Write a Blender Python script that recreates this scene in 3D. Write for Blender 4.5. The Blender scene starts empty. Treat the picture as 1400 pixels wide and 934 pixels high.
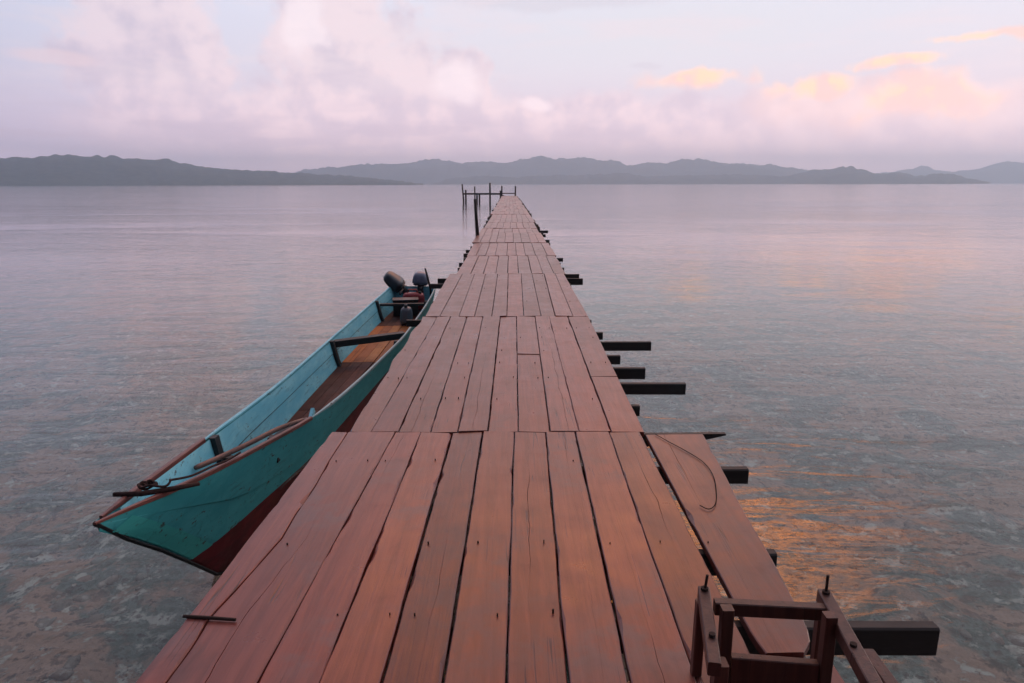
import bpy, bmesh, math, random
from mathutils import Vector, Matrix, noise
R = math.radians
sc = bpy.context.scene
col = sc.collection

# ------------------------------------------------------------------ camera
cam_d = bpy.data.cameras.new('camera')
cam_d.sensor_width = 36.0
cam_d.lens = 23.99
cam_d.clip_start = 0.05
cam_d.clip_end = 60000.0
cam = bpy.data.objects.new('camera', cam_d)
col.objects.link(cam)
cam.location = (0.0, 0.0, 2.6)
cam.rotation_mode = 'QUATERNION'
cam.rotation_quaternion = (Matrix.Rotation(R(90 - 13.03), 4, 'X') @ Matrix.Rotation(R(-0.10), 4, 'Z')).to_quaternion()
sc.camera = cam

# ------------------------------------------------------------------ node expression helper
class S:
    """a shader socket that can be used in arithmetic"""
    def __init__(self, nt, sock): self.nt, self.s = nt, sock
    def _m(self, op, *a, clamp=False):
        n = self.nt.nodes.new('ShaderNodeMath'); n.operation = op; n.use_clamp = clamp
        for i, v in enumerate((self,) + a):
            if isinstance(v, S): self.nt.links.new(v.s, n.inputs[i])
            else: n.inputs[i].default_value = v
        return S(self.nt, n.outputs[0])
    def __add__(self, o): return self._m('ADD', o)
    __radd__ = __add__
    def __mul__(self, o): return self._m('MULTIPLY', o)
    __rmul__ = __mul__
    def __sub__(self, o): return self._m('SUBTRACT', o)
    def __truediv__(self, o): return self._m('DIVIDE', o)
    def __rsub__(self, o): return (self * -1.0) + o
    def __pow__(self, o): return self._m('POWER', o)
    def mx(self, o): return self._m('MAXIMUM', o)
    def mn(self, o): return self._m('MINIMUM', o)
    def fn(self, op, *a): return self._m(op, *a)
    def sm(self, a, b):
        n = self.nt.nodes.new('ShaderNodeMapRange'); n.interpolation_type = 'SMOOTHSTEP'
        self.nt.links.new(self.s, n.inputs[0])
        n.inputs[1].default_value = a; n.inputs[2].default_value = b
        return S(self.nt, n.outputs[0])

def link(nt, v, sock):
    if isinstance(v, S): nt.links.new(v.s, sock)
    elif isinstance(v, (tuple, list)): sock.default_value = tuple(v) + ((1.0,) if len(v) == 3 and len(sock.default_value) == 4 else ())
    else: sock.default_value = v

def mix(nt, f, a, b, mode='MIX'):
    n = nt.nodes.new('ShaderNodeMix'); n.data_type = 'RGBA'; n.blend_type = mode
    link(nt, f, n.inputs[0]); link(nt, a, n.inputs[6]); link(nt, b, n.inputs[7])
    return S(nt, n.outputs[2])

def ramp(nt, f, stops, interp='LINEAR'):
    n = nt.nodes.new('ShaderNodeValToRGB'); cr = n.color_ramp; cr.interpolation = interp
    while len(cr.elements) < len(stops): cr.elements.new(0.5)
    for e, (p, c) in zip(cr.elements, stops):
        e.position = p; e.color = tuple(c) + (1.0,) if len(c) == 3 else c
    nt.links.new(f.s, n.inputs[0])
    return S(nt, n.outputs[0])

def comb(nt, x, y, z):
    n = nt.nodes.new('ShaderNodeCombineXYZ')
    for i, v in enumerate((x, y, z)): link(nt, v, n.inputs[i])
    return S(nt, n.outputs[0])

def noisetex(nt, vec, scale, detail=4.0, rough=0.55, dist=0.0, lac=2.0, out=0, dim='3D'):
    n = nt.nodes.new('ShaderNodeTexNoise'); n.noise_dimensions = dim
    nt.links.new(vec.s, n.inputs['Vector'])
    n.inputs['Scale'].default_value = scale; n.inputs['Detail'].default_value = detail
    n.inputs['Roughness'].default_value = rough; n.inputs['Distortion'].default_value = dist
    n.inputs['Lacunarity'].default_value = lac
    return S(nt, n.outputs[out])

def mapping(nt, vec, loc=(0, 0, 0), rot=(0, 0, 0), scale=(1, 1, 1)):
    n = nt.nodes.new('ShaderNodeMapping')
    nt.links.new(vec.s, n.inputs[0])
    n.inputs[1].default_value = loc; n.inputs[2].default_value = rot; n.inputs[3].default_value = scale
    return S(nt, n.outputs[0])

# ------------------------------------------------------------------ world: dusk sky with cumulus
HZ = (2.3, 1.66, 1.58)              # how much brighter the sky gets at the horizon
UNSEEN_CLOUD_OFF = (36.27, 22.74, 0.0)
SUN_AZ, SUN_EL = 58.0, 5.0          # degrees clockwise of +Y, degrees up
world = bpy.data.worlds.new('World'); sc.world = world
world.use_nodes = True
nt = world.node_tree; nt.nodes.clear()
sky = nt.nodes.new('ShaderNodeTexSky'); sky.sky_type = 'NISHITA'; sky.sun_disc = False
sky.sun_elevation = R(SUN_EL); sky.sun_rotation = R(SUN_AZ); sky.dust_density = 2.0; sky.air_density = 1.0
tc = nt.nodes.new('ShaderNodeTexCoord')
D = S(nt, tc.outputs['Generated'])
sep = nt.nodes.new('ShaderNodeSeparateXYZ'); nt.links.new(D.s, sep.inputs[0])
dx, dy, dz = (S(nt, sep.outputs[i]) for i in range(3))
el = dz.fn('ARCSINE') * (180 / math.pi)
az = dx.fn('ARCTAN2', dy) * (180 / math.pi)                   # 0 = +Y, + to the right
elp = el.mx(0.0)
# brightness towards the afterglow, falling off to the dark side of the sky
tow = dx * math.sin(R(25)) + dy * math.cos(R(25))            # -1..1
glow = (tow + dz * 0.45).sm(-0.55, 0.85)
base = ramp(nt, elp / 90.0, [(0.0, (0.50, 0.405, 0.475)), (0.045, (0.56, 0.475, 0.545)), (0.10, (0.60, 0.57, 0.635)),
                             (0.16, (0.615, 0.62, 0.71)), (0.35, (0.65, 0.60, 0.665)), (1.0, (0.42, 0.41, 0.50))])
cool = mix(nt, (az * -1.0).sm(4.0, 60.0) * 0.75, base, mix(nt, 1.0, base, (0.72, 0.84, 1.05), 'MULTIPLY'))
# pale silver clear sky right of centre
pale = ((az - 12.0) * (1 / 26.0)).fn('ABSOLUTE').sm(1.0, 0.0) * ((el - 11.0) * (1 / 5.0)).fn('ABSOLUTE').sm(1.0, 0.0)
cool = mix(nt, pale * 0.75, cool, (0.61, 0.605, 0.645))
ang = comb(nt, az * 0.1, el * 0.1, 0.0)
def n2(vec, *a): return noisetex(nt, vec, *a, dim='2D')
wob = n2(ang, 2.2, 4.0, 0.6) - 0.5
wob2 = n2(mapping(nt, ang, loc=(3.7, 1.3, 0.0)), 1.6, 4.0, 0.55) - 0.5
puff = n2(mapping(nt, ang, loc=(9.1, 4.0, 0.0)), 2.3, 6.0, 0.56)
puff_up = n2(mapping(nt, ang, loc=(9.1 - 0.07, 4.0 - 0.10, 0.0)), 2.3, 3.0, 0.45)
WARP = {}
def warp(w):
    if w not in WARP: WARP[w] = (az + wob * (w * 1.6), el + wob2 * w)
    return WARP[w]
def union(lst, w):
    """1 at the heart of the nearest of the listed clouds (bearing, elevation, radii in degrees), 0 at its rim"""
    A_, E_ = warp(w); r = None
    for a, e, ra, re in lst:
        u = A_._m('MULTIPLY_ADD', 1.0 / ra, -a / ra); v = E_._m('MULTIPLY_ADD', 1.0 / re, -e / re)
        d = u._m('MULTIPLY_ADD', u, v * v)
        r = d if r is None else r.mn(d)
    return 1.0 - r._m('SQRT')
# cumulus towers and the low bank
cum = union([(-26.5, 9.5, 5.8, 11.0), (-13.5, 10.5, 5.6, 9.5), (-8.5, 6.0, 5.2, 6.0), (-4.3, 6.9, 3.4, 3.2),
             (-17.5, 4.2, 17, 4.0), (6.0, 3.8, 16, 4.0), (27.0, 3.4, 16, 4.2)], 4.0)
cmask = (cum + (puff - 0.5) * 0.8).sm(-0.04, 0.30)
light = ((puff_up - puff) * 3.0 + 0.50 + (el - 6.0) * 0.040).sm(0.0, 1.0)
ccol = mix(nt, light, (0.53, 0.445, 0.52), (0.73, 0.59, 0.615))
ccol = mix(nt, el.sm(6.0, 0.5) * 0.72, ccol, (0.525, 0.42, 0.465))
ccol = mix(nt, (az * -1.0).sm(14.0, 44.0) * 0.55, ccol, mix(nt, 1.0, ccol, (0.84, 0.90, 1.04), 'MULTIPLY'))
skyc = mix(nt, cmask * 0.86, cool, ccol)
# bright white-pink heads
heads = union([(-15.8, 11.4, 2.0, 3.0), (-4.7, 7.7, 2.5, 1.8), (1.5, 6.2, 1.8, 0.8)], 2.0)
hm = (heads + (puff - 0.5) * 1.3).sm(0.0, 0.60)
skyc = mix(nt, hm * 0.8, skyc, (0.80, 0.69, 0.72))
# violet shaded belly streaks under the bank
st = n2(mapping(nt, ang, loc=(2.0, 7.0, 0.0), scale=(0.6, 4.2, 1.0)), 2.0, 3.0, 0.5)
belly = (el - 3.6).fn('ABSOLUTE').sm(3.4, 0.0) * st.sm(0.46, 0.66) * (az * -1.0 + 18.0).sm(0.0, 22.0)
skyc = mix(nt, belly * 0.5, skyc, (0.455, 0.38, 0.46))
# grey veil along the upper edge and a small violet dash
veil = union([(2.5, 13.6, 12, 1.0), (10.5, 9.0, 1.6, 0.35)], 1.3)
skyc = mix(nt, (veil + (puff - 0.5) * 0.6).sm(0.0, 0.6) * 0.75, skyc, (0.56, 0.53, 0.59))
# fine pink filaments
fil = n2(mapping(nt, ang, loc=(1.0, 2.0, 0.0), rot=(0, 0, 0.10), scale=(0.5, 2.6, 1.0)), 1.5, 5.0, 0.6)
skyc = mix(nt, fil.sm(0.46, 0.70) * el.sm(4.0, 9.0) * 0.5, skyc, (0.68, 0.585, 0.62))
# sunlit orange cloud tops to the right, a pink wisp to the left
orr = union([(14.2, 7.9, 4.8, 0.9), (23.3, 6.9, 3.2, 1.0), (29.4, 5.7, 4.6, 1.8), (34.0, 9.2, 5.5, 0.45), (27.5, 8.0, 3.5, 0.5)], 1.8)
om = (orr + (puff - 0.5) * 2.2).sm(-0.1, 0.75)
bank = union([(27.0, 5.4, 12.0, 2.4)], 1.8)
skyc = mix(nt, (bank + (puff - 0.5) * 1.2).sm(0.0, 0.8) * 0.55, skyc, (0.82, 0.58, 0.53))
ocol = mix(nt, (puff_up - puff + 0.02).sm(-0.06, 0.09), (0.80, 0.52, 0.46), (1.05, 0.615, 0.37))
skyc = mix(nt, om * 0.92, skyc, ocol)
pw = (union([(-32.0, 8.1, 3.4, 0.65)], 0.8) + (puff - 0.5) * 0.8).sm(0.0, 0.6)
skyc = mix(nt, pw * 0.6, skyc, (0.70, 0.55, 0.58))
# the air lit along the horizon
skyc = mix(nt, 1.0, skyc, comb(nt, (elp * -0.28).fn('EXPONENT') * HZ[0] + 1.0, (elp * -0.28).fn('EXPONENT') * HZ[1] + 1.0, (elp * -0.28).fn('EXPONENT') * HZ[2] + 1.0), 'MULTIPLY')
# unseen clouds overhead, orange part aimed and brightened for glow on deck and water
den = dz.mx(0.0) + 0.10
unseen_cloudp = comb(nt, dx / den, dy / den, 0.0)
dn = n2(mapping(nt, unseen_cloudp, loc=UNSEEN_CLOUD_OFF), 0.85, 5.0, 0.58, 0.4)
dn2 = n2(mapping(nt, unseen_cloudp, loc=(10.7, 6.11, 0.0)), 0.55, 2.0, 0.5)
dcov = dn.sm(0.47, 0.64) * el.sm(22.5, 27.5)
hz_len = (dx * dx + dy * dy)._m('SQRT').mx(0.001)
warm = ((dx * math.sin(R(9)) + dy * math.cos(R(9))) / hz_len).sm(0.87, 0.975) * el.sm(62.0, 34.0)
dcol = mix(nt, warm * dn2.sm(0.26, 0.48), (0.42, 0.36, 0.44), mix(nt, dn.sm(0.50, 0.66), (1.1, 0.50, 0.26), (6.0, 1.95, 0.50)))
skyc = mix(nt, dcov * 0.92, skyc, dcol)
skyc = mix(nt, 1.0, skyc, comb(nt, glow * 0.94 + 0.06, glow * 0.93 + 0.07, glow * 0.90 + 0.10), 'MULTIPLY')
bg1 = nt.nodes.new('ShaderNodeBackground'); nt.links.new(sky.outputs[0], bg1.inputs[0]); bg1.inputs[1].default_value = 0.05
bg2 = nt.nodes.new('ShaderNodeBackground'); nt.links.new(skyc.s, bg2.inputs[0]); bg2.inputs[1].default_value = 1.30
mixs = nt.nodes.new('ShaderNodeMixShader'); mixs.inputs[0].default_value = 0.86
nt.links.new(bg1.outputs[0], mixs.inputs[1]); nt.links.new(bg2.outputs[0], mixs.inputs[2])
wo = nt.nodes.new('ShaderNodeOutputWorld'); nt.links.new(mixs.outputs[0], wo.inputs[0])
world.cycles.sampling_method = 'MANUAL'; world.cycles.sample_map_resolution = 1024

# ------------------------------------------------------------------ sun (already behind cloud, very soft)
sun_d = bpy.data.lights.new('sun', 'SUN'); sun_d.energy = 0.5; sun_d.angle = R(20); sun_d.color = (1.0, 0.72, 0.55)
sun = bpy.data.objects.new('sun', sun_d); col.objects.link(sun)
sv = Vector((math.sin(R(SUN_AZ)) * math.cos(R(SUN_EL)), math.cos(R(SUN_AZ)) * math.cos(R(SUN_EL)), math.sin(R(SUN_EL))))
sun.rotation_mode = 'QUATERNION'; sun.rotation_quaternion = sv.to_track_quat('Z', 'Y')

sc.view_settings.view_transform = 'Standard'; sc.view_settings.look = 'None'
sc.view_settings.exposure = 0.36; sc.view_settings.gamma = 1.0; sc.view_settings.use_curve_mapping = False
sc.cycles.use_denoising = True
sc.cycles.max_bounces = 8; sc.cycles.transparent_max_bounces = 16; sc.cycles.volume_bounces = 2
sc.cycles.caustics_reflective = False; sc.cycles.caustics_refractive = False
sc.cycles.sample_clamp_indirect = 4.0
try:
    sc.cycles.volume_step_rate = 4.0; sc.cycles.volume_max_steps = 64
except Exception: pass

# ------------------------------------------------------------------ object helpers
def tag(o, label=None, cat=None, group=None, kind=None):
    if label: o['label'] = label
    if cat: o['category'] = cat
    if group: o['group'] = group
    if kind: o['kind'] = kind
    return o
def empty(name, loc, label, cat, group=None):
    o = bpy.data.objects.new(name, None); col.objects.link(o); o.location = loc
    o.empty_display_size = 0.2
    return tag(o, label, cat, group)
def root_of(o):
    while o.parent: o = o.parent
    return o
def obj(name, verts, faces, mat, parent=None, smooth=False):
    """verts in world metres; stored relative to the top-level parent's location"""
    off = Vector(root_of(parent).location) if parent else Vector((0, 0, 0))
    me = bpy.data.meshes.new(name)
    me.from_pydata([tuple(Vector(v) - off) for v in verts], [], faces)
    me.materials.append(mat)
    bm = bmesh.new(); bm.from_mesh(me)
    bmesh.ops.recalc_face_normals(bm, faces=bm.faces); bm.to_mesh(me); bm.free()
    if smooth:
        for p in me.polygons: p.use_smooth = True
    o = bpy.data.objects.new(name, me); col.objects.link(o)
    if parent: o.parent = parent
    return o
class MB:
    def __init__(self): self.v, self.f = [], []
    def add(self, v, f):
        n = len(self.v); self.v += [tuple(p) for p in v]; self.f += [tuple(i + n for i in q) for q in f]; return self
    def bar(self, a, b, w, h, up=(0, 0, 1), c=0.0, jit=0.0):
        """box of width w and height h from a to b (chamfer c along its length)"""
        a, b = Vector(a), Vector(b); d = (b - a).normalized(); up = Vector(up)
        s = d.cross(up).normalized(); u = s.cross(d).normalized()
        if c > 0:
            pr = [(-w/2, -h/2 + c), (-w/2 + c, -h/2), (w/2 - c, -h/2), (w/2, -h/2 + c), (w/2, h/2 - c), (w/2 - c, h/2), (-w/2 + c, h/2), (-w/2, h/2 - c)]
        else:
            pr = [(-w/2, -h/2), (w/2, -h/2), (w/2, h/2), (-w/2, h/2)]
        n = len(pr); L = (b - a).length; segs = max(1, int(L / 0.5)) if jit else 1
        vs = []
        for k in range(segs + 1):
            q = a.lerp(b, k / segs)
            if jit: q = q + s * random.uniform(-jit, jit) + u * random.uniform(-jit, jit)
            for x, y in pr: vs.append(q + s * x + u * y)
        fs = [tuple(reversed(range(n))), tuple(range(segs * n, segs * n + n))]
        for k in range(segs):
            for i in range(n):
                j = (i + 1) % n; fs.append((k*n + i, k*n + j, (k+1)*n + j, (k+1)*n + i))
        return self.add(vs, fs)
    def tube(self, pts, r, n=8):
        pts = [Vector(p) for p in pts]; rs = r if isinstance(r, (list, tuple)) else [r] * len(pts)
        vs, fs = [], []
        for k, p in enumerate(pts):
            d = (pts[min(k + 1, len(pts) - 1)] - pts[max(k - 1, 0)]).normalized()
            ref = Vector((0, 0, 1)) if abs(d.z) < 0.9 else Vector((1, 0, 0))
            s = d.cross(ref).normalized(); u = s.cross(d)
            for i in range(n):
                a = 2 * math.pi * i / n; vs.append(p + s * math.cos(a) * rs[k] + u * math.sin(a) * rs[k])
        for k in range(len(pts) - 1):
            for i in range(n):
                j = (i + 1) % n; fs.append((k*n + i, k*n + j, (k+1)*n + j, (k+1)*n + i))
        fs += [tuple(reversed(range(n))), tuple(range((len(pts)-1)*n, len(pts)*n))]
        return self.add(vs, fs)
    def build(self, name, mat, parent=None, smooth=False): return obj(name, self.v, self.f, mat, parent, smooth)

# ------------------------------------------------------------------ materials
def newmat(name):
    m = bpy.data.materials.new(name); m.use_nodes = True
    t = m.node_tree; t.nodes.clear()
    out = t.nodes.new('ShaderNodeOutputMaterial')
    return m, t, out
def principled(t, out, color, rough=0.6, spec=0.5, bump=None, bstr=0.3, bdist=0.01, metal=0.0, coat=0.0):
    p = t.nodes.new('ShaderNodeBsdfPrincipled')
    link(t, color, p.inputs['Base Color']); link(t, rough, p.inputs['Roughness']); link(t, spec, p.inputs['Specular IOR Level'])
    p.inputs['Metallic'].default_value = metal; p.inputs['Coat Weight'].default_value = coat
    if bump is not None:
        b = t.nodes.new('ShaderNodeBump'); b.inputs['Strength'].default_value = bstr; b.inputs['Distance'].default_value = bdist
        t.links.new(bump.s, b.inputs['Height']); t.links.new(b.outputs[0], p.inputs['Normal'])
    t.links.new(p.outputs[0], out.inputs[0]); return p
def pos(t):
    return S(t, t.nodes.new('ShaderNodeNewGeometry').outputs['Position'])
def rnd(t):
    return S(t, t.nodes.new('ShaderNodeObjectInfo').outputs['Random'])

def wood_mat(name, dark, lightc, grey, greyness=0.5, axis='Y', rough=(0.36, 0.58), spec=0.5, damp=0.0):
    m, t, out = newmat(name)
    P = pos(t); r = rnd(t)
    vm = t.nodes.new('ShaderNodeVectorMath'); vm.operation = 'ADD'
    t.links.new(P.s, vm.inputs[0]); t.links.new(comb(t, r * 31.0, r * 17.0, r * 7.0).s, vm.inputs[1])
    Q = S(t, vm.outputs[0])
    sca = {'Y': (26, 1.5, 26), 'X': (1.5, 26, 26), 'Z': (26, 26, 1.5)}[axis]
    sc2 = {'Y': (90, 2.5, 90), 'X': (2.5, 90, 90), 'Z': (90, 90, 2.5)}[axis]
    sc4 = {'Y': (4.5, 1.6, 4.5), 'X': (1.6, 4.5, 4.5), 'Z': (4.5, 4.5, 1.6)}[axis]
    g = noisetex(t, mapping(t, Q, scale=sca), 1.0, 6.0, 0.6, 0.6)
    g2 = noisetex(t, mapping(t, Q, scale=sc2), 1.0, 3.0, 0.6, 0.2)
    big = noisetex(t, Q, 1.3, 4.0, 0.6, 0.3)
    blot = noisetex(t, Q, 6.0, 5.0, 0.65)
    c = mix(t, g.sm(0.30, 0.72), dark, lightc)
    c = mix(t, (big.sm(0.45, 0.66) * blot.sm(0.36, 0.60)) * greyness, c, grey)
    c = mix(t, noisetex(t, mapping(t, Q, scale=sc4), 1.0, 4.0, 0.6).sm(0.58, 0.76) * 0.55 * greyness, c, tuple(x * 0.42 + 0.012 for x in dark))
    c = mix(t, blot.sm(0.60, 0.78) * 0.35, c, tuple(x * 0.45 for x in dark))
    c = mix(t, g2.sm(0.68, 0.78) * 0.3, c, tuple(x * 0.25 for x in dark))
    # a few long checks along the grain
    sc3 = {'Y': (16, 0.30, 16), 'X': (0.30, 16, 16), 'Z': (16, 16, 0.30)}[axis]
    ck = noisetex(t, mapping(t, Q, scale=sc3), 1.0, 2.0, 0.5, 0.15)
    chk = (1.0 - ((ck - 0.5).fn('ABSOLUTE')).sm(0.0, 0.010)) * noisetex(t, Q, 1.9, 2.0, 0.5).sm(0.54, 0.60)
    c = mix(t, chk * 0.8, c, tuple(x * 0.12 for x in dark))
    val = r * 0.52 + 0.64; r2 = (r * 7.31).fn('FRACT')
    c = mix(t, 1.0, c, comb(t, val, val * (r2 * 0.26 + 0.87), val * (r2 * 0.40 + 0.80)), 'MULTIPLY')
    ro = blot * (rough[1] - rough[0]) * 1.3 + rough[0] * 0.85 + big.sm(0.4, 0.7) * 0.06
    pr = principled(t, out, c, ro, spec, g * 0.6 + g2 * 0.3 - chk * 0.8 + blot * 0.35, 0.35, 0.006)
    if damp: pr.inputs['Coat Roughness'].default_value = 0.24; link(t, big.sm(0.36, 0.62) * damp, pr.inputs['Coat Weight'])
    return m

M = {}
M['deck'] = wood_mat('weathered_red_brown_deck_wood', (0.165, 0.034, 0.024), (0.275, 0.066, 0.043), (0.170, 0.095, 0.090), 0.8, 'Y', (0.22, 0.42), 0.5)
M['frame'] = wood_mat('reddish_frame_wood', (0.055, 0.018, 0.013), (0.115, 0.040, 0.027), (0.05, 0.035, 0.03), 0.4, 'Z')
M['beam'] = wood_mat('dark_wet_beam_wood', (0.018, 0.013, 0.012), (0.035, 0.024, 0.022), (0.035, 0.045, 0.045), 0.8, 'X', (0.5, 0.7), 0.4)
M['pile'] = wood_mat('dark_pile_wood', (0.020, 0.012, 0.010), (0.045, 0.025, 0.021), (0.03, 0.035, 0.03), 0.8, 'Z', (0.6, 0.8), 0.3)
M['gunwale'] = wood_mat('bare_gunwale_wood', (0.125, 0.036, 0.030), (0.215, 0.070, 0.055), (0.06, 0.04, 0.035), 0.7)
M['floorboard'] = wood_mat('boat_floor_board_wood', (0.060, 0.017, 0.012), (0.105, 0.030, 0.020), (0.05, 0.025, 0.02), 0.5, 'Y', (0.6, 0.8), 0.2)
M['floor_orange'] = wood_mat('boat_floor_orange_wood', (0.40, 0.115, 0.022), (0.50, 0.17, 0.04), (0.15, 0.06, 0.04), 0.5, 'Y', (0.55, 0.75), 0.25)
M['stick'] = wood_mat('stick_wood', (0.13, 0.05, 0.035), (0.24, 0.10, 0.07), (0.06, 0.04, 0.03), 0.5)
M['darkwood'] = wood_mat('black_stained_boat_wood', (0.010, 0.010, 0.011), (0.022, 0.022, 0.023), (0.03, 0.05, 0.055), 0.8, 'X', (0.45, 0.7), 0.4)

def plain(name, c, rough=0.5, metal=0.0, spec=0.5, var=0.25, scale=9.0):
    m, t, out = newmat(name)
    n = noisetex(t, pos(t), scale, 5.0, 0.6)
    cc = mix(t, n.sm(0.35, 0.7), c, tuple(x * (1 - var) for x in c))
    principled(t, out, cc, n * 0.25 + (rough - 0.12), spec, n, 0.15, 0.004, metal)
    return m
M['iron'] = plain('rusty_iron', (0.035, 0.016, 0.011), 0.8, 0.3)
M['wire'] = plain('black_wire', (0.006, 0.005, 0.005), 0.95, 0.0, 0.1)
M['cowl_dark'] = plain('dark_blue_engine_cowl', (0.020, 0.032, 0.045), 0.35)
M['cowl_grey'] = plain('grey_blue_engine_cowl', (0.16, 0.18, 0.25), 0.3)
M['metal'] = plain('dull_engine_metal', (0.06, 0.06, 0.065), 0.45, 0.6)
M['blackplastic'] = plain('black_plastic', (0.012, 0.012, 0.013), 0.5)
M['redplastic'] = plain('red_plastic', (0.30, 0.02, 0.025), 0.4)
M['jug'] = plain('smoky_grey_plastic', (0.085, 0.085, 0.10), 0.35)
M['shade_seam_black'] = plain('black_shade_and_seam', (0.010, 0.008, 0.009), 0.55)  # black of the bow shade heap, also used for the seams
M['rope'] = plain('dark_brown_rope', (0.055, 0.028, 0.024), 0.9, 0.0, 0.2, 0.5, 60.0)

def boat_paint(name, top, low, patch, inner=False):
    m, t, out = newmat(name)
    P = pos(t); sp = t.nodes.new('ShaderNodeSeparateXYZ'); t.links.new(P.s, sp.inputs[0])
    z = S(t, sp.outputs[2])
    n = noisetex(t, mapping(t, P, scale=(5, 1.6, 5)), 1.6, 6.0, 0.62)
    n2 = noisetex(t, P, 16.0, 6.0, 0.7)
    n3 = noisetex(t, mapping(t, P, scale=(3, 0.8, 12)), 3.0, 5.0, 0.65)
    c = mix(t, n.sm(0.35, 0.68), top, patch)
    c = mix(t, n2.sm(0.57, 0.68) * n.sm(0.44, 0.6) * 0.75, c, tuple(x * 0.28 for x in top))
    c = mix(t, n3.sm(0.55, 0.70) * 0.55, c, tuple(x * 0.5 + 0.02 for x in top))
    flake = noisetex(t, mapping(t, P, scale=(1.0, 0.6, 1.4)), 22.0, 7.0, 0.7).sm(0.60, 0.63) * n.sm(0.44, 0.56)
    c = mix(t, flake * 0.9, c, (0.075, 0.055, 0.045))
    if low:
        zz = z + (n2 - 0.5) * 0.012
        c = mix(t, zz.sm(low[1] + 0.003, low[1] - 0.003), c, mix(t, n.sm(0.4, 0.6), low[0], tuple(x * 0.55 for x in low[0])))
    principled(t, out, c, n2 * 0.25 + 0.36, 0.45, n2 * 0.5 + n3 * 0.5, 0.2, 0.004)
    return m
M['hull'] = boat_paint('turquoise_and_red_hull_paint', (0.055, 0.41, 0.44), ((0.15, 0.012, 0.018), 0.295), (0.09, 0.51, 0.53))
M['stem_paint'] = boat_paint('bright_turquoise_stem_paint', (0.07, 0.52, 0.48), ((0.15, 0.012, 0.018), 0.295), (0.085, 0.56, 0.52))
M['inner'] = boat_paint('pale_turquoise_inside_paint', (0.17, 0.56, 0.68), None, (0.29, 0.69, 0.77), True)
M['rail_pale'] = boat_paint('worn_pale_turquoise_rail_paint', (0.30, 0.50, 0.52), None, (0.42, 0.56, 0.56), True)

# seabed
m, t, out = newmat('coral_rubble_seabed')
P = pos(t)
a = noisetex(t, P, 0.85, 6.0, 0.62, 0.1); b = noisetex(t, P, 4.2, 7.0, 0.66, 0.0); c_ = noisetex(t, P, 9.0, 5.0, 0.65)
sand = mix(t, b.sm(0.35, 0.65), (0.54, 0.38, 0.28), (0.32, 0.23, 0.17))
weed = mix(t, c_.sm(0.4, 0.6), (0.09, 0.145, 0.12), (0.20, 0.28, 0.245))
cc = mix(t, a.sm(0.47, 0.55), sand, weed)
cc = mix(t, b.sm(0.55, 0.64) * 0.85, cc, (0.62, 0.68, 0.60))
cc = mix(t, b.sm(0.46, 0.38) * 0.7, cc, (0.085, 0.072, 0.058))
cc = mix(t, c_.sm(0.55, 0.64) * 0.8, cc, (0.06, 0.055, 0.048))
cc = mix(t, c_.sm(0.42, 0.30) * 0.5, cc, (0.33, 0.30, 0.26))
principled(t, out, cc, 0.9, 0.2, b + c_ * 0.4, 0.8, 0.08)
M['seabed'] = m
m, t, out = newmat('coral_lump')
P = pos(t); r1 = noisetex(t, P, 7.0, 6.0, 0.65); r2 = noisetex(t, P, 0.9, 3.0, 0.5)
cc = mix(t, r2.sm(0.4, 0.6), (0.28, 0.22, 0.17), (0.23, 0.28, 0.24))
cc = mix(t, r1.sm(0.5, 0.68), cc, (0.52, 0.52, 0.46))
cc = mix(t, r1.sm(0.45, 0.32), cc, (0.11, 0.095, 0.08))
principled(t, out, cc, 0.9, 0.2, r1, 0.8, 0.04)
M['coral'] = m

# water: Fresnel reflection over clear tinted water
m, t, out = newmat('calm_clear_sea_water')
P = pos(t); sp = t.nodes.new('ShaderNodeSeparateXYZ'); t.links.new(P.s, sp.inputs[0])
wind = noisetex(t, mapping(t, P, scale=(0.035, 0.10, 1)), 1.0, 3.0, 0.55, 0.5, dim='2D')
wy = S(t, sp.outputs[1]); calm = (1.0 - wy.sm(15.0, 160.0) * 0.30)          # the open bay lies calmer than the shallows
wamp = (wind.sm(0.30, 0.66) * 0.85 + 0.15) * calm
w1 = noisetex(t, mapping(t, P, rot=(0, 0, 0.12), scale=(0.55, 1.9, 1)), 1.0, 3.0, 0.55, 0.4, dim='2D')
w2 = noisetex(t, mapping(t, P, rot=(0, 0, -0.2), scale=(1.6, 4.6, 1)), 1.0, 3.0, 0.5, 0.3, dim='2D')
w3 = noisetex(t, mapping(t, P, rot=(0, 0, 0.35), scale=(6.0, 13.0, 1)), 1.0, 2.0, 0.5, dim='2D')
w0 = noisetex(t, mapping(t, P, rot=(0, 0, 0.05), scale=(0.10, 0.42, 1)), 1.0, 2.0, 0.5, dim='2D')
hgt = w0 * 0.024 * calm + (w1 * 0.022 + w2 * 0.0068 + w3 * 0.0008) * wamp
bmp = t.nodes.new('ShaderNodeBump'); bmp.inputs['Strength'].default_value = 1.0; bmp.inputs['Distance'].default_value = 1.0
t.links.new(hgt.s, bmp.inputs['Height'])
fr = t.nodes.new('ShaderNodeFresnel'); fr.inputs['IOR'].default_value = 1.38; t.links.new(bmp.outputs[0], fr.inputs['Normal'])
gl = t.nodes.new('ShaderNodeBsdfGlossy'); link(t, wy.sm(8.0, 120.0) * 0.065 + 0.022, gl.inputs['Roughness']); gl.inputs['Color'].default_value = (1.0, 0.98, 0.98, 1)
t.links.new(bmp.outputs[0], gl.inputs['Normal'])
tr = t.nodes.new('ShaderNodeBsdfTransparent'); tr.inputs['Color'].default_value = (0.94, 0.945, 0.92, 1)
ms = t.nodes.new('ShaderNodeMixShader')
t.links.new(fr.outputs[0], ms.inputs[0]); t.links.new(tr.outputs[0], ms.inputs[1]); t.links.new(gl.outputs[0], ms.inputs[2])
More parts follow.
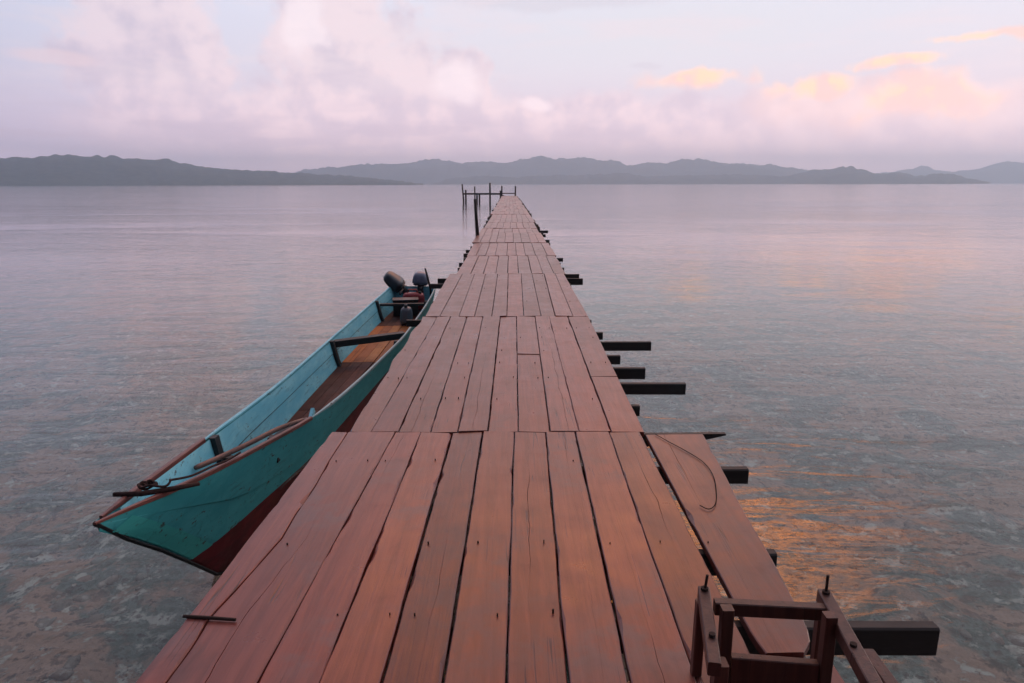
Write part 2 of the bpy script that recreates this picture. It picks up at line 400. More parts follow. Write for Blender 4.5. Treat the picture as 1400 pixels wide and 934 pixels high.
t.links.new(ms.outputs[0], out.inputs[0])
M['water'] = m

def hill_mat(name, c1, c2, scale):
    m, t, out = newmat(name)
    P = pos(t)
    n = noisetex(t, P, scale, 8.0, 0.65); n2 = noisetex(t, P, scale * 0.18, 4.0, 0.55)
    cc = mix(t, n.sm(0.35, 0.65), c1, c2)
    cc = mix(t, n2.sm(0.66, 0.72) * 0.6, cc, (0.16, 0.15, 0.12))
    principled(t, out, cc, 0.95, 0.1)
    return m
M['headland'] = hill_mat('forest_on_headland', (0.020, 0.038, 0.028), (0.055, 0.080, 0.055), 0.06)
M['hills'] = hill_mat('forest_on_far_hills', (0.025, 0.042, 0.028), (0.060, 0.078, 0.048), 0.015)

# ------------------------------------------------------------------ setting: seabed, water, hills
def seabed_z(x, y):
    d = math.hypot(x, y - 3)
    base = -1.05 - 2.2 * (1 - math.exp(-max(0, d - 6) / 26.0)) - 2.5 * (1 - math.exp(-max(0, d - 30) / 60.0))
    a = max(0.0, 1 - d / 120)
    return base + a * (0.22 * noise.noise((x * 0.45, y * 0.45, 0)) + 0.12 * noise.noise((x * 1.3, y * 1.3, 4)) + 0.06 * noise.noise((x * 3.1, y * 3.1, 9)))
def build_seabed():
    xs = [i * 0.16 for i in range(0, 75)]
    s = 0.16
    while xs[-1] < 24000: s *= 1.22; xs.append(xs[-1] + s)
    gx = [-x for x in reversed(xs[1:])] + xs
    vs = [(x, y + 4, seabed_z(x, y + 4)) for y in gx for x in gx]
    n = len(gx)
    fs = [(j*n + i, j*n + i + 1, (j+1)*n + i + 1, (j+1)*n + i) for j in range(n - 1) for i in range(n - 1)]
    tag(obj('seabed', vs, fs, M['seabed'], None, True), kind='structure')
build_seabed()
def build_coral():
    rng = random.Random(5); bm_v, bm_f = [], []
    ico = bmesh.new(); bmesh.ops.create_icosphere(ico, subdivisions=1, radius=1.0)
    iv = [v.co.copy() for v in ico.verts]; ifc = [tuple(v.index for v in f.verts) for f in ico.faces]; ico.free()
    for _ in range(6500):
        side = rng.choice((-1, 1)); x = side * (1.0 + abs(rng.gauss(0, 5.5))); y = rng.uniform(1.5, 17)
        if noise.noise((x * 0.5, y * 0.5, 20)) < -0.05 and rng.random() < 0.8: continue
        s = 0.025 + 0.075 * rng.random() ** 3; z = seabed_z(x, y) - s * 0.15; n = len(bm_v); sd = rng.random() * 90
        sx, sy, sz = s * rng.uniform(.8, 1.5), s * rng.uniform(.8, 1.5), s * rng.uniform(.35, .6)
        for p in iv:
            k = 1 + 0.55 * noise.noise(p * 1.6 + Vector((sd, 0, 0)))
            bm_v.append((x + p.x * sx * k, y + p.y * sy * k, z + p.z * sz * k))
        bm_f += [tuple(i + n for i in f) for f in ifc]
    tag(obj('coral_rubble', bm_v, bm_f, M['coral'], None, True), 'coral lumps and rubble scattered over the shallow seabed', 'coral', kind='stuff')
build_coral()
W = 26000.0
tag(obj('sea_water', [(-W, -W, 0), (W, -W, 0), (W, W, 0), (-W, W, 0)], [(0, 1, 2, 3)], M['water']), kind='structure')

def interp(tab, x):
    if x <= tab[0][0]: return tab[0][1]
    for (a, va), (b, vb) in zip(tab, tab[1:]):
        if x <= b:
            u = (x - a) / (b - a); u = u * u * (3 - 2 * u); return va + (vb - va) * u
    return tab[-1][1]
def ridge(name, prof, dist, depth, mat, rough, seed, nx=260, ny=22, front=None):
    """prof: (azimuth degrees, ridge height as elevation degrees); dist: metres to the ridge line"""
    vs, fs = [], []
    a0, a1 = prof[0][0], prof[-1][0]
    for i in range(nx + 1):
        a = a0 + (a1 - a0) * i / nx; e = interp(prof, a)
        hr = dist * math.tan(R(max(e, 0.0)))
        for j in range(ny + 1):
            v = j / ny; s = -1 + 2.0 * v                  # -1 shore, 0 ridge, 1 back
            prof_s = max(0.0, 1 - abs(s) ** 1.35)
            dd = dist + s * depth
            X, Y = dd * math.sin(R(a)), dd * math.cos(R(a))
            f = noise.fractal((X / depth * 2.6 + seed, Y / depth * 2.6, seed), 1.0, 2.1, 5)
            f2 = noise.noise((X * 0.055, Y * 0.055, seed))
            h = hr * prof_s * (1 + 0.45 * f * (1 - prof_s) ) + hr * rough * f * 0.35 * prof_s + f2 * rough * 9.0 * min(1, prof_s * 3)
            vs.append((X, Y, (h if 0 < j < ny else -2.0)))
    m = ny + 1
    for i in range(nx):
        for j in range(ny): fs.append((i*m + j, i*m + j + 1, (i+1)*m + j + 1, (i+1)*m + j))
    return tag(obj(name, vs, fs, mat, None, True), kind='structure')

LEFT = [(-62, 0.05), (-58, 0.9), (-52, 1.5), (-45, 1.65), (-35.91, 1.874), (-33.52, 1.858), (-31.83, 1.966), (-29.63, 2.061), (-28.29, 1.886), (-26.45, 1.687), (-24.53, 1.479),
        (-22.55, 1.316), (-19.99, 1.068), (-17.33, 0.919), (-14.59, 0.708), (-11.77, 0.517), (-10.05, 0.34), (-8.6, 0.22), (-7.2, 0.02)]
MID = [(-20.5, 0.05), (-18.98, 0.445), (-17.61, 0.835), (-16.23, 1.119), (-13.43, 1.301), (-10.58, 1.542), (-8.26, 1.609), (-5.92, 1.674), (-2.97, 1.738), (-0.59, 1.626),
       (1.19, 1.97), (2.37, 2.254), (3.56, 1.966), (5.33, 1.905), (7.67, 1.839), (9.42, 1.604), (10.57, 1.655), (12.3, 1.42), (13.97, 1.689), (15.79, 1.951), (17.28, 1.662),
       (19.96, 1.42), (21.54, 1.191), (23.09, 0.912), (25.13, 0.426), (26.62, 0.02)]
LOW = [(-6.55, 0.02), (-4.77, 0.469), (-2.39, 0.644), (0.0, 0.528), (2.38, 0.702), (5.95, 0.641), (8.87, 0.808), (11.77, 0.631), (15.14, 0.734), (18.43, 0.611), (21.07, 0.655),
       (23.08, 1.019), (24.33, 1.035), (25.55, 1.051), (26.52, 0.939), (27.72, 0.776), (28.64, 0.82), (30.04, 0.508), (31.33, 0.699), (32.0, 0.596), (33.3, 0.296), (34.36, 0.02)]
FAR = [(25.5, 0.02), (28.19, 0.721), (29.53, 1.014), (30.27, 1.156), (31.1, 0.849), (31.98, 0.743), (32.8, 0.931), (34.42, 1.199), (35.99, 1.269), (40, 1.0), (42, 0.8), (45, 0.05)]
ridge('headland', LEFT, 2100, 480, M['headland'], 0.6, 3.0, 420, 22)
ridge('low_coast', LOW, 2900, 420, M['hills'], 0.8, 8.0, 300, 18)
ridge('far_hills', MID, 4000, 800, M['hills'], 0.9, 5.0, 420, 24)
ridge('distant_hills', FAR, 5200, 450, M['hills'], 0.6, 2.0, 200, 18)

# ------------------------------------------------------------------ the jetty
rng = random.Random(11)
jetty = empty('wooden_jetty', (0.0, 4.0, 0.0), 'long narrow jetty of reddish brown planks running out over the calm sea', 'jetty')
TOP, THK = 1.0, 0.034
def edge_at(e, y):
    if y <= e[0][0]: (ya, xa), (yb, xb) = e[0], e[1]
    else:
        (ya, xa), (yb, xb) = e[-2], e[-1]
        for p, q in zip(e, e[1:]):
            if y <= q[0]: (ya, xa), (yb, xb) = p, q; break
    return xa + (xb - xa) * (y - ya) / (yb - ya)
def plank(eL, eR, y0, y1, gapL=0.003, gapR=0.003, dz=None, jag=0.0035, seg=0.35, wavyL=0.0, wavyR=0.0, round_near=False, split=None, chips=0.0):
    """one board: wavering edges, chipped arrises and, where split=(ya, yb, across, width) is given, a real open check along the grain"""
    n = max(2, int((y1 - y0) / seg)); sd = rng.random() * 100; c = 0.004
    z0 = rng.uniform(-0.005, 0.005) if dz is None else dz
    tilt = rng.uniform(-0.004, 0.004); bow = rng.uniform(-0.004, 0.004)
    vs, fs = [], []
    for k in range(n + 1):
        u = k / n; y = y0 + (y1 - y0) * u
        a = edge_at(eL, y) + gapL + jag * (noise.noise((sd, y * 2.3, 1)) + 0.5 * noise.noise((sd, y * 9.0, 1))) + wavyL * noise.noise((sd, y * 1.7, 5))
        b = edge_at(eR, y) - gapR + jag * (noise.noise((sd, y * 2.3, 9)) + 0.5 * noise.noise((sd, y * 9.0, 9))) + wavyR * noise.noise((sd, y * 1.7, 14))
        ca = c + chips * max(0.0, noise.noise((sd, y * 6.0, 21)) - 0.25); cb = c + chips * max(0.0, noise.noise((sd, y * 6.0, 33)) - 0.25)
        if round_near and k < 3:
            b -= (0.06, 0.018, 0.004)[k]; a += (0.012, 0.004, 0.0)[k]
        zt = TOP + z0 + bow * math.sin(u * math.pi); zl, zr = zt - tilt, zt + tilt
        yl, yr = y, y
        if k == 0: yl += 0.012 * noise.noise((sd, 3, 3)); yr += 0.012 * noise.noise((sd, 7, 3))
        if k == n: yl += 0.016 * noise.noise((sd, 13, 3)); yr += 0.016 * noise.noise((sd, 17, 3))
        row = [(a, yl, zl - THK), (a, yl, zl - ca * 0.8), (a + ca, yl, zl)]
        if split:
            ya, yb, us, ws = split
            w = ws * max(0.0, math.sin(math.pi * min(1, max(0, (y - ya) / (yb - ya))))) ** 0.6 * (0.6 + 0.5 * noise.noise((sd, y * 7, 2)))
            xc = a + (b - a) * us + 0.012 * noise.noise((sd, y * 3.5, 40)) + 0.006 * noise.noise((sd, y * 11.0, 41)); w = max(w, 0.0002)
            f_ = (xc - a) / (b - a); zc = zl + (zr - zl) * f_; ym = yl + (yr - yl) * f_
            row += [(xc - w, ym, zc), (xc, ym, zc - min(0.02, w * 5)), (xc + w, ym, zc)]
        row += [(b - cb, yr, zr), (b, yr, zr - cb * 0.8), (b, yr, zr - THK)]
        vs += row
    m = len(row)
    for k in range(n):
        for i in range(m):
            j = (i + 1) % m; fs.append((k*m + i, k*m + j, (k+1)*m + j, (k+1)*m + i))
    fs += [tuple(range(m)), tuple(range(n*m, n*m + m))]
    return obj('plank', vs, fs, M['deck'], jetty)
def straight(xa, ya, xb, yb): return [(ya, xa), (yb, xb)]
# first section, underfoot
Y0, Y1 = 0.28, 4.262
tops = [-0.775, -0.601, -0.397, -0.194, 0.015, 0.223, 0.417, 0.640, 0.853]
bots = [-0.842, -0.635, -0.435, -0.228, -0.022, 0.183, 0.387, 0.606, 0.842]
E1 = [straight(b, 1.933, t, 4.27) for t, b in zip(tops, bots)]
gaps = [0.003, 0.003, 0.006, 0.006, 0.003, 0.003, 0.006, 0.003, 0.013]
eLeft = [(0.2, -1.27), (1.933, -1.238), (4.27, -1.192)]
crack = [(0.2, -1.13), (1.6, -1.15), (2.13, -1.136), (2.28, -1.148), (2.45, -1.12), (2.60, -1.102), (2.88, -1.069), (3.1, -1.078), (3.43, -1.071), (3.8, -1.086), (4.27, -1.09)]
plank(eLeft, crack, Y0, Y1, 0.0, 0.0022, 0.001, 0.003, 0.06, wavyL=0.014, chips=0.05)
plank(crack, E1[0], Y0, Y1, 0.0022, gaps[0], 0.0, 0.003, 0.06, split=(1.0, 3.05, 0.42, 0.0022), chips=0.03)
SPL = {0: (3.5, 4.4, 0.35, 0.0014), 2: (2.2, 2.9, 0.6, 0.0012), 4: (2.55, 3.7, 0.42, 0.0022), 5: (3.75, 4.4, 0.6, 0.0016), 6: (1.2, 2.3, 0.5, 0.0016), 7: (2.9, 3.75, 0.55, 0.0020)}
for k in range(8):
    plank(E1[k], E1[k + 1], Y0, Y1, gaps[k], gaps[k + 1], None, 0.005, 0.06, chips=0.035, split=SPL.get(k))
plank([(2.0, 0.866), (4.27, 0.866)], [(2.07, 1.075), (2.42, 1.107), (4.27, 1.25)], 2.075, 4.20, 0.006, 0.0, 0.004, 0.003, 0.06, wavyR=0.010, round_near=True, chips=0.04, split=(3.3, 4.4, 0.32, 0.002))
plank([(0.2, 0.86), (2.05, 0.866)], [(0.2, 1.10), (2.05, 1.10)], 0.28, 2.055, 0.006, 0.0, -0.006, 0.003, 0.25)
# second section
b2 = [-1.087, -0.936, -0.756, -0.541, -0.361, -0.161, 0.039, 0.253, 0.444, 0.658, 0.873]
t2 = [-1.104, -0.925, -0.762, -0.557, -0.359, -0.145, 0.054, 0.286, 0.459, 0.691, 0.943]
E2 = [straight(b, 4.298, t, 8.228) for b, t in zip(b2, t2)]
for k in range(10):
    gl_, gr_ = rng.choice((0.002, 0.003, 0.005)), rng.choice((0.002, 0.003, 0.005))
    wl = 0.035 if k == 0 else 0.0
    if k == 6:
        plank(E2[k], E2[k+1], 4.275, 6.372, gl_, gr_, None, 0.004, 0.3); plank(E2[k], E2[k+1], 6.386, 8.285, gl_, gr_, None, 0.004, 0.3)
    elif k == 9:
        plank(E2[k], E2[k+1], 4.272, 5.592, gl_, 0, None, 0.004, 0.3, wavyR=0.008); plank(E2[k], E2[k+1], 5.607, 8.285, gl_, 0, None, 0.004, 0.3, wavyR=0.008)
    else:
        plank(E2[k], E2[k+1], 4.272 + rng.uniform(0, .006), 8.288, gl_ if k else 0, gr_, None, 0.005, 0.10, wavyL=wl, chips=0.035, split=(4.0, 5.3 + k * .2, 0.3 + 0.05 * k, 0.002) if k in (2, 4, 7) else None)
# third section
b3 = [-1.077, -0.895, -0.657, -0.466, -0.251, -0.064, 0.146, 0.361, 0.539, 0.758, 0.949]
t3 = [-1.141, -0.900, -0.68, -0.480, -0.260, -0.067, 0.17, 0.365, 0.590, 0.790, 0.949]
E3 = [straight(b, 8.371, t, 12.425) for b, t in zip(b3, t3)]
for k in range(10): plank(E3[k], E3[k+1], 8.302, 12.40, 0.004, 0.004, None, 0.004, 0.4, wavyL=0.02 if k == 0 else 0)
# the rest, out to the end, and back to the shore behind
def centre(y): return -0.08 if y < 30 else -0.08 - 0.30 * ((y - 30) / 62) ** 1.5
def section(y0, y1, n, sl, sr, near=False):
    cx = centre((y0 + y1) / 2); xl, xr = cx - 1.02 + sl, cx + 1.04 + sr
    ws = [rng.uniform(0.85, 1.15) for _ in range(n)]; tot = sum(ws); xs = [xl]
    for w in ws: xs.append(xs[-1] + w / tot * (xr - xl))
    cn = centre(y1) - centre(y0)
    dzs = rng.uniform(-0.006, 0.006)
    for k in range(n):
        a, b = xs[k], xs[k + 1]
        plank(straight(a - cn/2, y0, a + cn/2, y1), straight(b - cn/2, y0, b + cn/2, y1), y0 + rng.uniform(0, .03), y1 - 0.012 - rng.uniform(0, .05), 0.005, 0.005, dzs + rng.uniform(-.005, .005), 0.005, 1.0,
              wavyL=0.03 if k == 0 else 0, wavyR=0.03 if k == n - 1 else 0)
ys = [12.42, 15.65, 19.1, 23.0, 25.4, 29.3, 33.2, 37.2, 41.0, 45.0, 49.0, 53.0, 57.0, 61.0, 65.0, 69.0, 73.0, 77.0, 81.0, 85.0, 89.0, 93.0]
for i, (a, b) in enumerate(zip(ys, ys[1:])):
    section(a, b, 9 if i < 4 else 8, rng.uniform(-0.07, 0.09), rng.uniform(-0.05, 0.09))
for a, b in ((-3.72, 0.265), (-7.72, -3.735)): section(a, b, 9, -0.05, -0.02)
# cross beams under the planks: (y, left end, right end, height)
JO = [(-6.9, -1.2, 1.15, .1), (-5.4, -1.2, 1.15, .1), (-3.73, -1.2, 1.2, .1), (-2.2, -1.2, 1.1, .1), (-0.7, -1.2, 1.15, .1), (0.27, -1.25, 1.2, .1), (1.25, -1.20, 1.14, .1),
      (2.305, -1.18, 1.625, .122), (2.83, -1.15, 1.206, .112), (3.786, -1.12, 1.40, .094), (4.98, -1.0, 0.974, .082), (5.554, -1.03, 1.468, .097),
      (6.052, -1.0, 1.222, .105), (6.522, -1.04, 1.066, .089), (7.10, -1.06, 1.484, .097), (7.581, -1.05, 1.031, .085), (8.30, -1.307, 0.983, .083),
      (9.4, -1.02, 0.93, .09), (10.6, -1.04, 0.94, .09), (11.45, -1.389, 1.0, .08), (12.09, -1.322, 1.263, .115), (12.70, -1.1, 1.256, .082), (13.7, -1.09, 1.05, .09), (14.6, -1.13, 1.04, .09), (15.55, -1.1, 1.164, .083)]
y = 16.6
while y < 93:
    cx = centre(y); JO.append((y, cx - 1.02 - max(0, rng.gauss(0.0, 0.06)), cx + 1.06 + max(0, rng.gauss(0.05, 0.09)), rng.uniform(.08, .11)))
    y += rng.uniform(0.8, 1.25)
for (y, xa, xb, h) in JO:
    zt = TOP - THK - 0.012
    MB().bar((xa, y + rng.uniform(-.02, .02), zt - h/2), (xb, y, zt - h/2 - rng.uniform(0, .008)), 0.055, h, c=0.007, jit=0.003).build('cross_beam', M['beam'], jetty)
# nail heads where the planks cross the near beams: far too small to pick apart singly
nv, nf = [], []
for (y, xa, xb, h) in JO:
    if not 0.5 < y < 12.5: continue
    if y < 4.2: cuts = [-1.22, -1.10] + [edge_at(e, y) for e in E1] + [1.10]
    elif y < 8.26: cuts = [edge_at(e, y) for e in E2]
    else: cuts = [edge_at(e, y) for e in E3]
    for a, b in zip(cuts, cuts[1:]):
        for u in (0.22, 0.78):
            if rng.random() < 0.72: continue
            cx, cy = a + (b - a) * (u + rng.uniform(-.06, .06)), y + rng.uniform(-.015, .015); n0 = len(nv); rr = rng.uniform(.0025, .0042)
            for zz in (TOP - 0.008, TOP + 0.0085):
                nv += [(cx + rr * math.cos(q * 1.0472), cy + rr * math.sin(q * 1.0472), zz) for q in range(6)]
            nf += [tuple(n0 + 6 + q for q in range(6))] + [(n0 + q, n0 + (q + 1) % 6, n0 + 6 + (q + 1) % 6, n0 + 6 + q) for q in range(6)]
tag(obj('nail_heads', nv, nf, M['iron'], jetty), kind='stuff')
# the tapered off-cut beside the first seam
mb = MB(); zt = TOP - THK - 0.012
mb.add([(-0.9, 4.30, zt), (1.442, 4.34, zt), (1.442, 4.375, zt), (-0.9, 4.335, zt), (-0.9, 4.30, zt - .09), (1.10, 4.33, zt - .085), (1.10, 4.365, zt - .085), (-0.9, 4.335, zt - .09), (1.442, 4.34, zt - 0.012), (1.442, 4.375, zt - 0.012)],
       [(0, 1, 2, 3), (4, 7, 6, 5), (0, 4, 5, 8, 1), (3, 2, 9, 6, 7), (5, 6, 9, 8), (1, 8, 9, 2), (0, 3, 7, 4)])
mb.build('cross_beam', M['beam'], jetty)
# stringers and piles
segs_y = [-7.7, 0.3, 8.3, 16.3, 24.3, 32.3, 40.3, 48.3, 56.3, 64.3, 72.3, 80.3, 88.3, 93.0]
for a, b in zip(segs_y, segs_y[1:]):
    for sx in (-0.72, 0.72):
        zt = TOP - THK - 0.14
        MB().bar((centre(a) + sx, a + .004, zt - .05), (centre(b) + sx, b - .004, zt - .05), 0.07, 0.11, c=0.004).build('stringer', M['beam'], jetty)
for k in range(26):
    y = -7.2 + 4.0 * k
    if y > 93: break
    for sx in (-0.80, 0.80):
        x = centre(y) + sx; zb = seabed_z(x, y) - 0.4
        pts = [(x + rng.uniform(-.02, .02) , y + rng.uniform(-.02, .02), zb + (0.95 - zb) * i / 4) for i in range(5)]
        pts[-1] = (x, y, TOP - THK - 0.03)
        MB().tube(pts, [0.085, 0.08, 0.075, 0.072, 0.07], 9).build('pile', M['pile'], jetty, True)
# end rail at the far end of the jetty
xe = centre(92.6)
for sx in (-0.95, 0.85):
    MB().tube([(xe + sx, 92.7, 0.7), (xe + sx + 0.03, 92.7, 2.3)], [0.11, 0.09], 8).build('rail_post', M['pile'], jetty)
MB().bar((xe - 1.0, 92.6, 1.35), (xe + 0.9, 92.6, 1.33), 0.08, 0.13).build('end_rail', M['beam'], jetty)

# marker post on the left edge
o = MB().tube([(-1.10, 21.9, 0.62), (-1.09, 21.9, 1.0), (-1.12, 21.9, 1.5), (-1.16, 21.92, 2.13)], [0.065, 0.062, 0.05, 0.042], 9).build('mooring_post', M['pile'], None, True)
tag(o, 'thin dark leaning post fixed to the left edge of the jetty', 'post')

# unfinished side landing near the far end
sl = empty('side_landing_frame', (-4.2, 99.0, 0.0), 'dark open frame of posts and beams beside the far end of the jetty', 'landing frame')
for (x, zt) in ((-6.60, 1.75), (-5.0, 1.3), (-4.65, 1.3), (-3.13, 2.70), (-1.62, 1.6)):
    MB().tube([(x, 100.0, -5.5), (x + 0.02, 100.0, zt)], [0.14, 0.12], 8).build('post', M['pile'], sl)
MB().bar((-6.9, 99.88, 1.18), (-1.3, 99.88, 1.16), 0.16, 0.24).build('beam', M['beam'], sl)
MB().bar((-6.9, 100.12, 1.16), (-1.3, 100.12, 1.18), 0.10, 0.16).build('beam', M['beam'], sl)
MB().bar((-1.55, 100.0, 1.03), (-0.75, 92.9, 0.90), 0.10, 0.12).build('link_beam', M['beam'], sl)
o = MB().tube([(-6.9, 100.5, -5.5), (-6.95, 100.5, 0.3), (-7.12, 100.5, 2.55)], [0.13, 0.12, 0.09], 8).build('leaning_pole', M['pile'], None)
tag(o, 'thin leaning pole standing in the sea left of the open landing frame', 'pole')
o = MB().tube([(-5.35, 102.0, -5.5), (-5.40, 102.0, 2.2)], [0.12, 0.09], 8).build('mooring_pole', M['pile'], None)
tag(o, 'upright mooring pole standing behind the open landing frame', 'pole')

# wire and iron rod lying on the deck
def smooth_path(pts, n=6):
    pts = [Vector(p) for p in pts]; out = []
    for i in range(len(pts) - 1):
        p0, p1, p2, p3 = pts[max(i-1, 0)], pts[i], pts[i+1], pts[min(i+2, len(pts)-1)]
        for k in range(n):
            u = k / n
            out.append(0.5 * ((2*p1) + (p2 - p0)*u + (2*p0 - 5*p1 + 4*p2 - p3)*u*u + (3*p1 - p0 - 3*p2 + p3)*u*u*u))
    return out + [pts[-1]]
zz = TOP + 0.0105
o = MB().tube(smooth_path([(0.93, 4.19, zz), (0.99, 4.05, zz), (1.06, 3.90, zz), (1.118, 3.73, zz), (1.122, 3.55, zz), (1.085, 3.36, zz), (1.035, 3.20, zz), (0.985, 3.14, zz), (0.95, 3.18, zz)]), 0.0024, 6).build('loose_wire', M['wire'], None, True)
tag(o, 'thin black wire curled on the wide plank at the right edge', 'wire')
o = MB().tube([(-1.244, 2.278, 1.010), (-1.14, 2.266, 1.011), (-1.037, 2.256, 1.010)], [0.006, 0.007, 0.006], 6).build('iron_rod', M['iron'], None)
tag(o, 'short rusty iron rod lying across the cracked left edge plank', 'rod')

# ------------------------------------------------------------------ low bolted wooden frame on the deck
wf = empty('bolted_stool', (0.80, 1.80, 1.0), 'small seatless wooden stool frame with nails sticking up on the jetty edge', 'frame')
def wbar(name, a, b, w, h, m='frame', c=0.003, up=(0, 0, 1)): return MB().bar(a, b, w, h, up, c).build(name, M[m], wf)
wbar('side_rail', (0.623, 1.985, 1.300), (0.560, 1.640, 1.285), 0.036, 0.045)
wbar('side_rail', (1.005, 1.965, 1.300), (0.955, 1.480, 1.285), 0.040, 0.045)
wbar('cross_bar', (0.642, 1.925, 1.288), (0.984, 1.895, 1.288), 0.034, 0.045)
wbar('post', (0.662, 1.858, 1.004), (0.660, 1.858, 1.330), 0.036, 0.036, up=(0, 1, 0))
wbar('post', (0.958, 1.815, 1.004), (0.956, 1.815, 1.335), 0.036, 0.036, up=(0, 1, 0))
wbar('post', (0.612, 1.972, 1.004), (0.614, 1.972, 1.276), 0.032, 0.032, up=(0, 1, 0))
wbar('post', (1.000, 1.950, 1.004), (1.000, 1.950, 1.276), 0.032, 0.032, up=(0, 1, 0))
wbar('lower_board', (0.682, 1.852, 1.105), (0.938, 1.820, 1.105), 0.030, 0.125)
wbar('corner_block', (0.596, 1.700, 1.02), (0.596, 1.700, 1.262), 0.040, 0.045, up=(0, 1, 0))
wbar('foot_board', (0.60, 1.66, 1.16), (0.70, 1.64, 1.16), 0.035, 0.04)
wbar('foot_board', (1.108, 1.86, 1.16), (1.100, 1.50, 1.16), 0.042, 0.045)
wbar('cross_bar', (0.985, 1.62, 1.12), (1.12, 1.60, 1.12), 0.036, 0.04)
wbar('post', (1.085, 1.72, 1.0), (1.085, 1.72, 1.135), 0.034, 0.034, up=(0, 1, 0))
for (x, y, z0, z1, dx_) in ((0.620, 1.965, 1.31, 1.375, 0.006), (1.003, 1.945, 1.31, 1.385, 0.0)):
    MB().tube([(x, y, z0), (x + dx_, y, z1)], 0.0045, 6).tube([(x, y, 1.322), (x, y, 1.330)], 0.012, 8).build('nail', M['iron'], wf)
for (x, y) in ((0.582, 1.745), (0.972, 1.70)):
    MB().tube([(x, y, 1.305), (x, y, 1.322)], 0.010, 8).build('bolt', M['iron'], wf)

# ------------------------------------------------------------------ the boat
BX, BY = -1.98, 8.0
boat = empty('fishing_boat', (BX, BY, 0.0), 'long narrow turquoise wooden boat with dark red bottom moored beside the jetty', 'boat')
AX = [(3.0, -2.04), (4.6, -2.02), (7.1, -1.98), (9.0, -1.935), (13.4, -1.925)]
HB = [(3.07, 0.012), (3.5, 0.10), (4.0, 0.175), (4.6, 0.245), (5.2, 0.315), (5.8, 0.36), (7.1, 0.415), (9.0, 0.485), (11.0, 0.49), (12.3, 0.475), (13.3, 0.44)]
SH = [(3.07, 0.985), (3.5, 0.915), (4.0, 0.845), (4.6, 0.775), (5.4, 0.685), (6.2, 0.63), (7.1, 0.60), (9.0, 0.585), (11.0, 0.59), (12.3, 0.61), (13.3, 0.64)]
KEEL = [(3.07, 0.93), (3.3, 0.765), (3.6, 0.525), (3.9, 0.265), (4.2, 0.0), (4.45, -0.12), (5.0, -0.17), (7.0, -0.18), (11.0, -0.17), (13.3, -0.13)]
def lin(tab, x):
    if x <= tab[0][0]: return tab[0][1]
    for (a, va), (b, vb) in zip(tab, tab[1:]):
        if x <= b: return va + (vb - va) * (x - a) / (b - a)
    return tab[-1][1]
def sm_lin(tab, x, r=0.25): return (lin(tab, x - r) + 2 * lin(tab, x) + lin(tab, x + r)) / 4 if tab[0][0] + r < x < tab[-1][0] - r else lin(tab, x)
def bx(y): return sm_lin(AX, y)
def hb(y): return sm_lin(HB, y)
def shz(y): return sm_lin(SH, y)
def kz(y): return lin(KEEL, y)
def section_pts(y, off=0.0, floor=None):
    """one side of the hull, keel to sheer: list of (half breadth, z)"""
    h, s, k = hb(y) - off, shz(y), kz(y)
    f = min(1.0, max(0.0, (y - 3.9) / 1.9)); f = f * f * (3 - 2 * f)   # sharp V at the bow, hard chine from amidships
    cf = 0.30 - 0.08 * f; ch = k + (s - k) * cf
    hc = h * ((cf + 0.06) * (1 - f) + 0.66 * f)
    mz = ch + (s - ch) * 0.52; hm = hc + (h - hc) * 0.54
    lap = 0.009 * min(1.0, max(0.0, (y - 3.3) / 0.8))
    return [(0.0, k), (max(hc, 0.003), ch), (hm - lap * 0.5, mz), (hm + lap * 0.5, mz + 0.006), (h, s)]
stations = [3.07, 3.15, 3.3, 3.45, 3.6, 3.75, 3.9, 4.05, 4.2, 4.32, 4.45, 4.7, 5.0] + [5.3 + 0.35 * i for i in range(23)] + [13.3]
def side(name, mat, sgn, off, y0=3.07, y1=13.3, pts_fn=None, smooth=False, parent=boat):
    vs, fs = [], []; st = [y for y in stations if y0 <= y <= y1]
    for y in st:
        for (h, z) in (pts_fn or section_pts)(y, off): vs.append((bx(y) + sgn * h, y, z))
    m = len(vs) // len(st)
    for i in range(len(st) - 1):
        for j in range(m - 1): fs.append((i*m + j, i*m + j + 1, (i+1)*m + j + 1, (i+1)*m + j))
    return obj(name, vs, fs, mat, parent, smooth)
# outer shell in one piece, both sides and transom
vs, fs = [], []
for y in stations:
    p = section_pts(y)
    ring = [(bx(y) - h, y, z) for h, z in reversed(p)] + [(bx(y) + h, y, z) for h, z in p[1:]]
    vs += ring
m_ = 9
for i in range(len(stations) - 1):
    for j in range(m_ - 1): fs.append((i*m_ + j, i*m_ + j + 1, (i+1)*m_ + j + 1, (i+1)*m_ + j))
fs.append(tuple(range((len(stations) - 1) * m_, len(stations) * m_)))
obj('hull', vs, fs, M['hull'], boat)
# inner lining
FLZ = 0.26
def inner_pts(y, off):
    p = section_pts(y, off); s = shz(y)
    out_ = []
    for u in (0.0, 0.33, 0.66, 1.0):
        zf = max(FLZ - 0.03, kz(y) + 0.05); z = zf + (s - 0.004 - zf) * u
        q = p[1:]
        h = q[0][0] * 0.6
        for (h0, z0), (h1, z1) in zip(p, p[1:]):
            if z0 <= z <= z1 and z1 > z0: h = h0 + (h1 - h0) * (z - z0) / (z1 - z0); break
        out_.append((max(0.002, h - 0.012), z))
    return out_
def strake(lo, hi, dh):
    def fn(y, off):
        p = inner_pts(y, off); o2 = []
        for u in (lo, (lo + hi) / 2, hi):
            q = u * 3; i = min(2, int(q)); w_ = q - i
            o2.append((max(0.002, p[i][0] + (p[i+1][0] - p[i][0]) * w_ - dh), p[i][1] + (p[i+1][1] - p[i][1]) * w_))
        return [(o2[0][0] + 0.010, o2[0][1])] + o2
    return fn
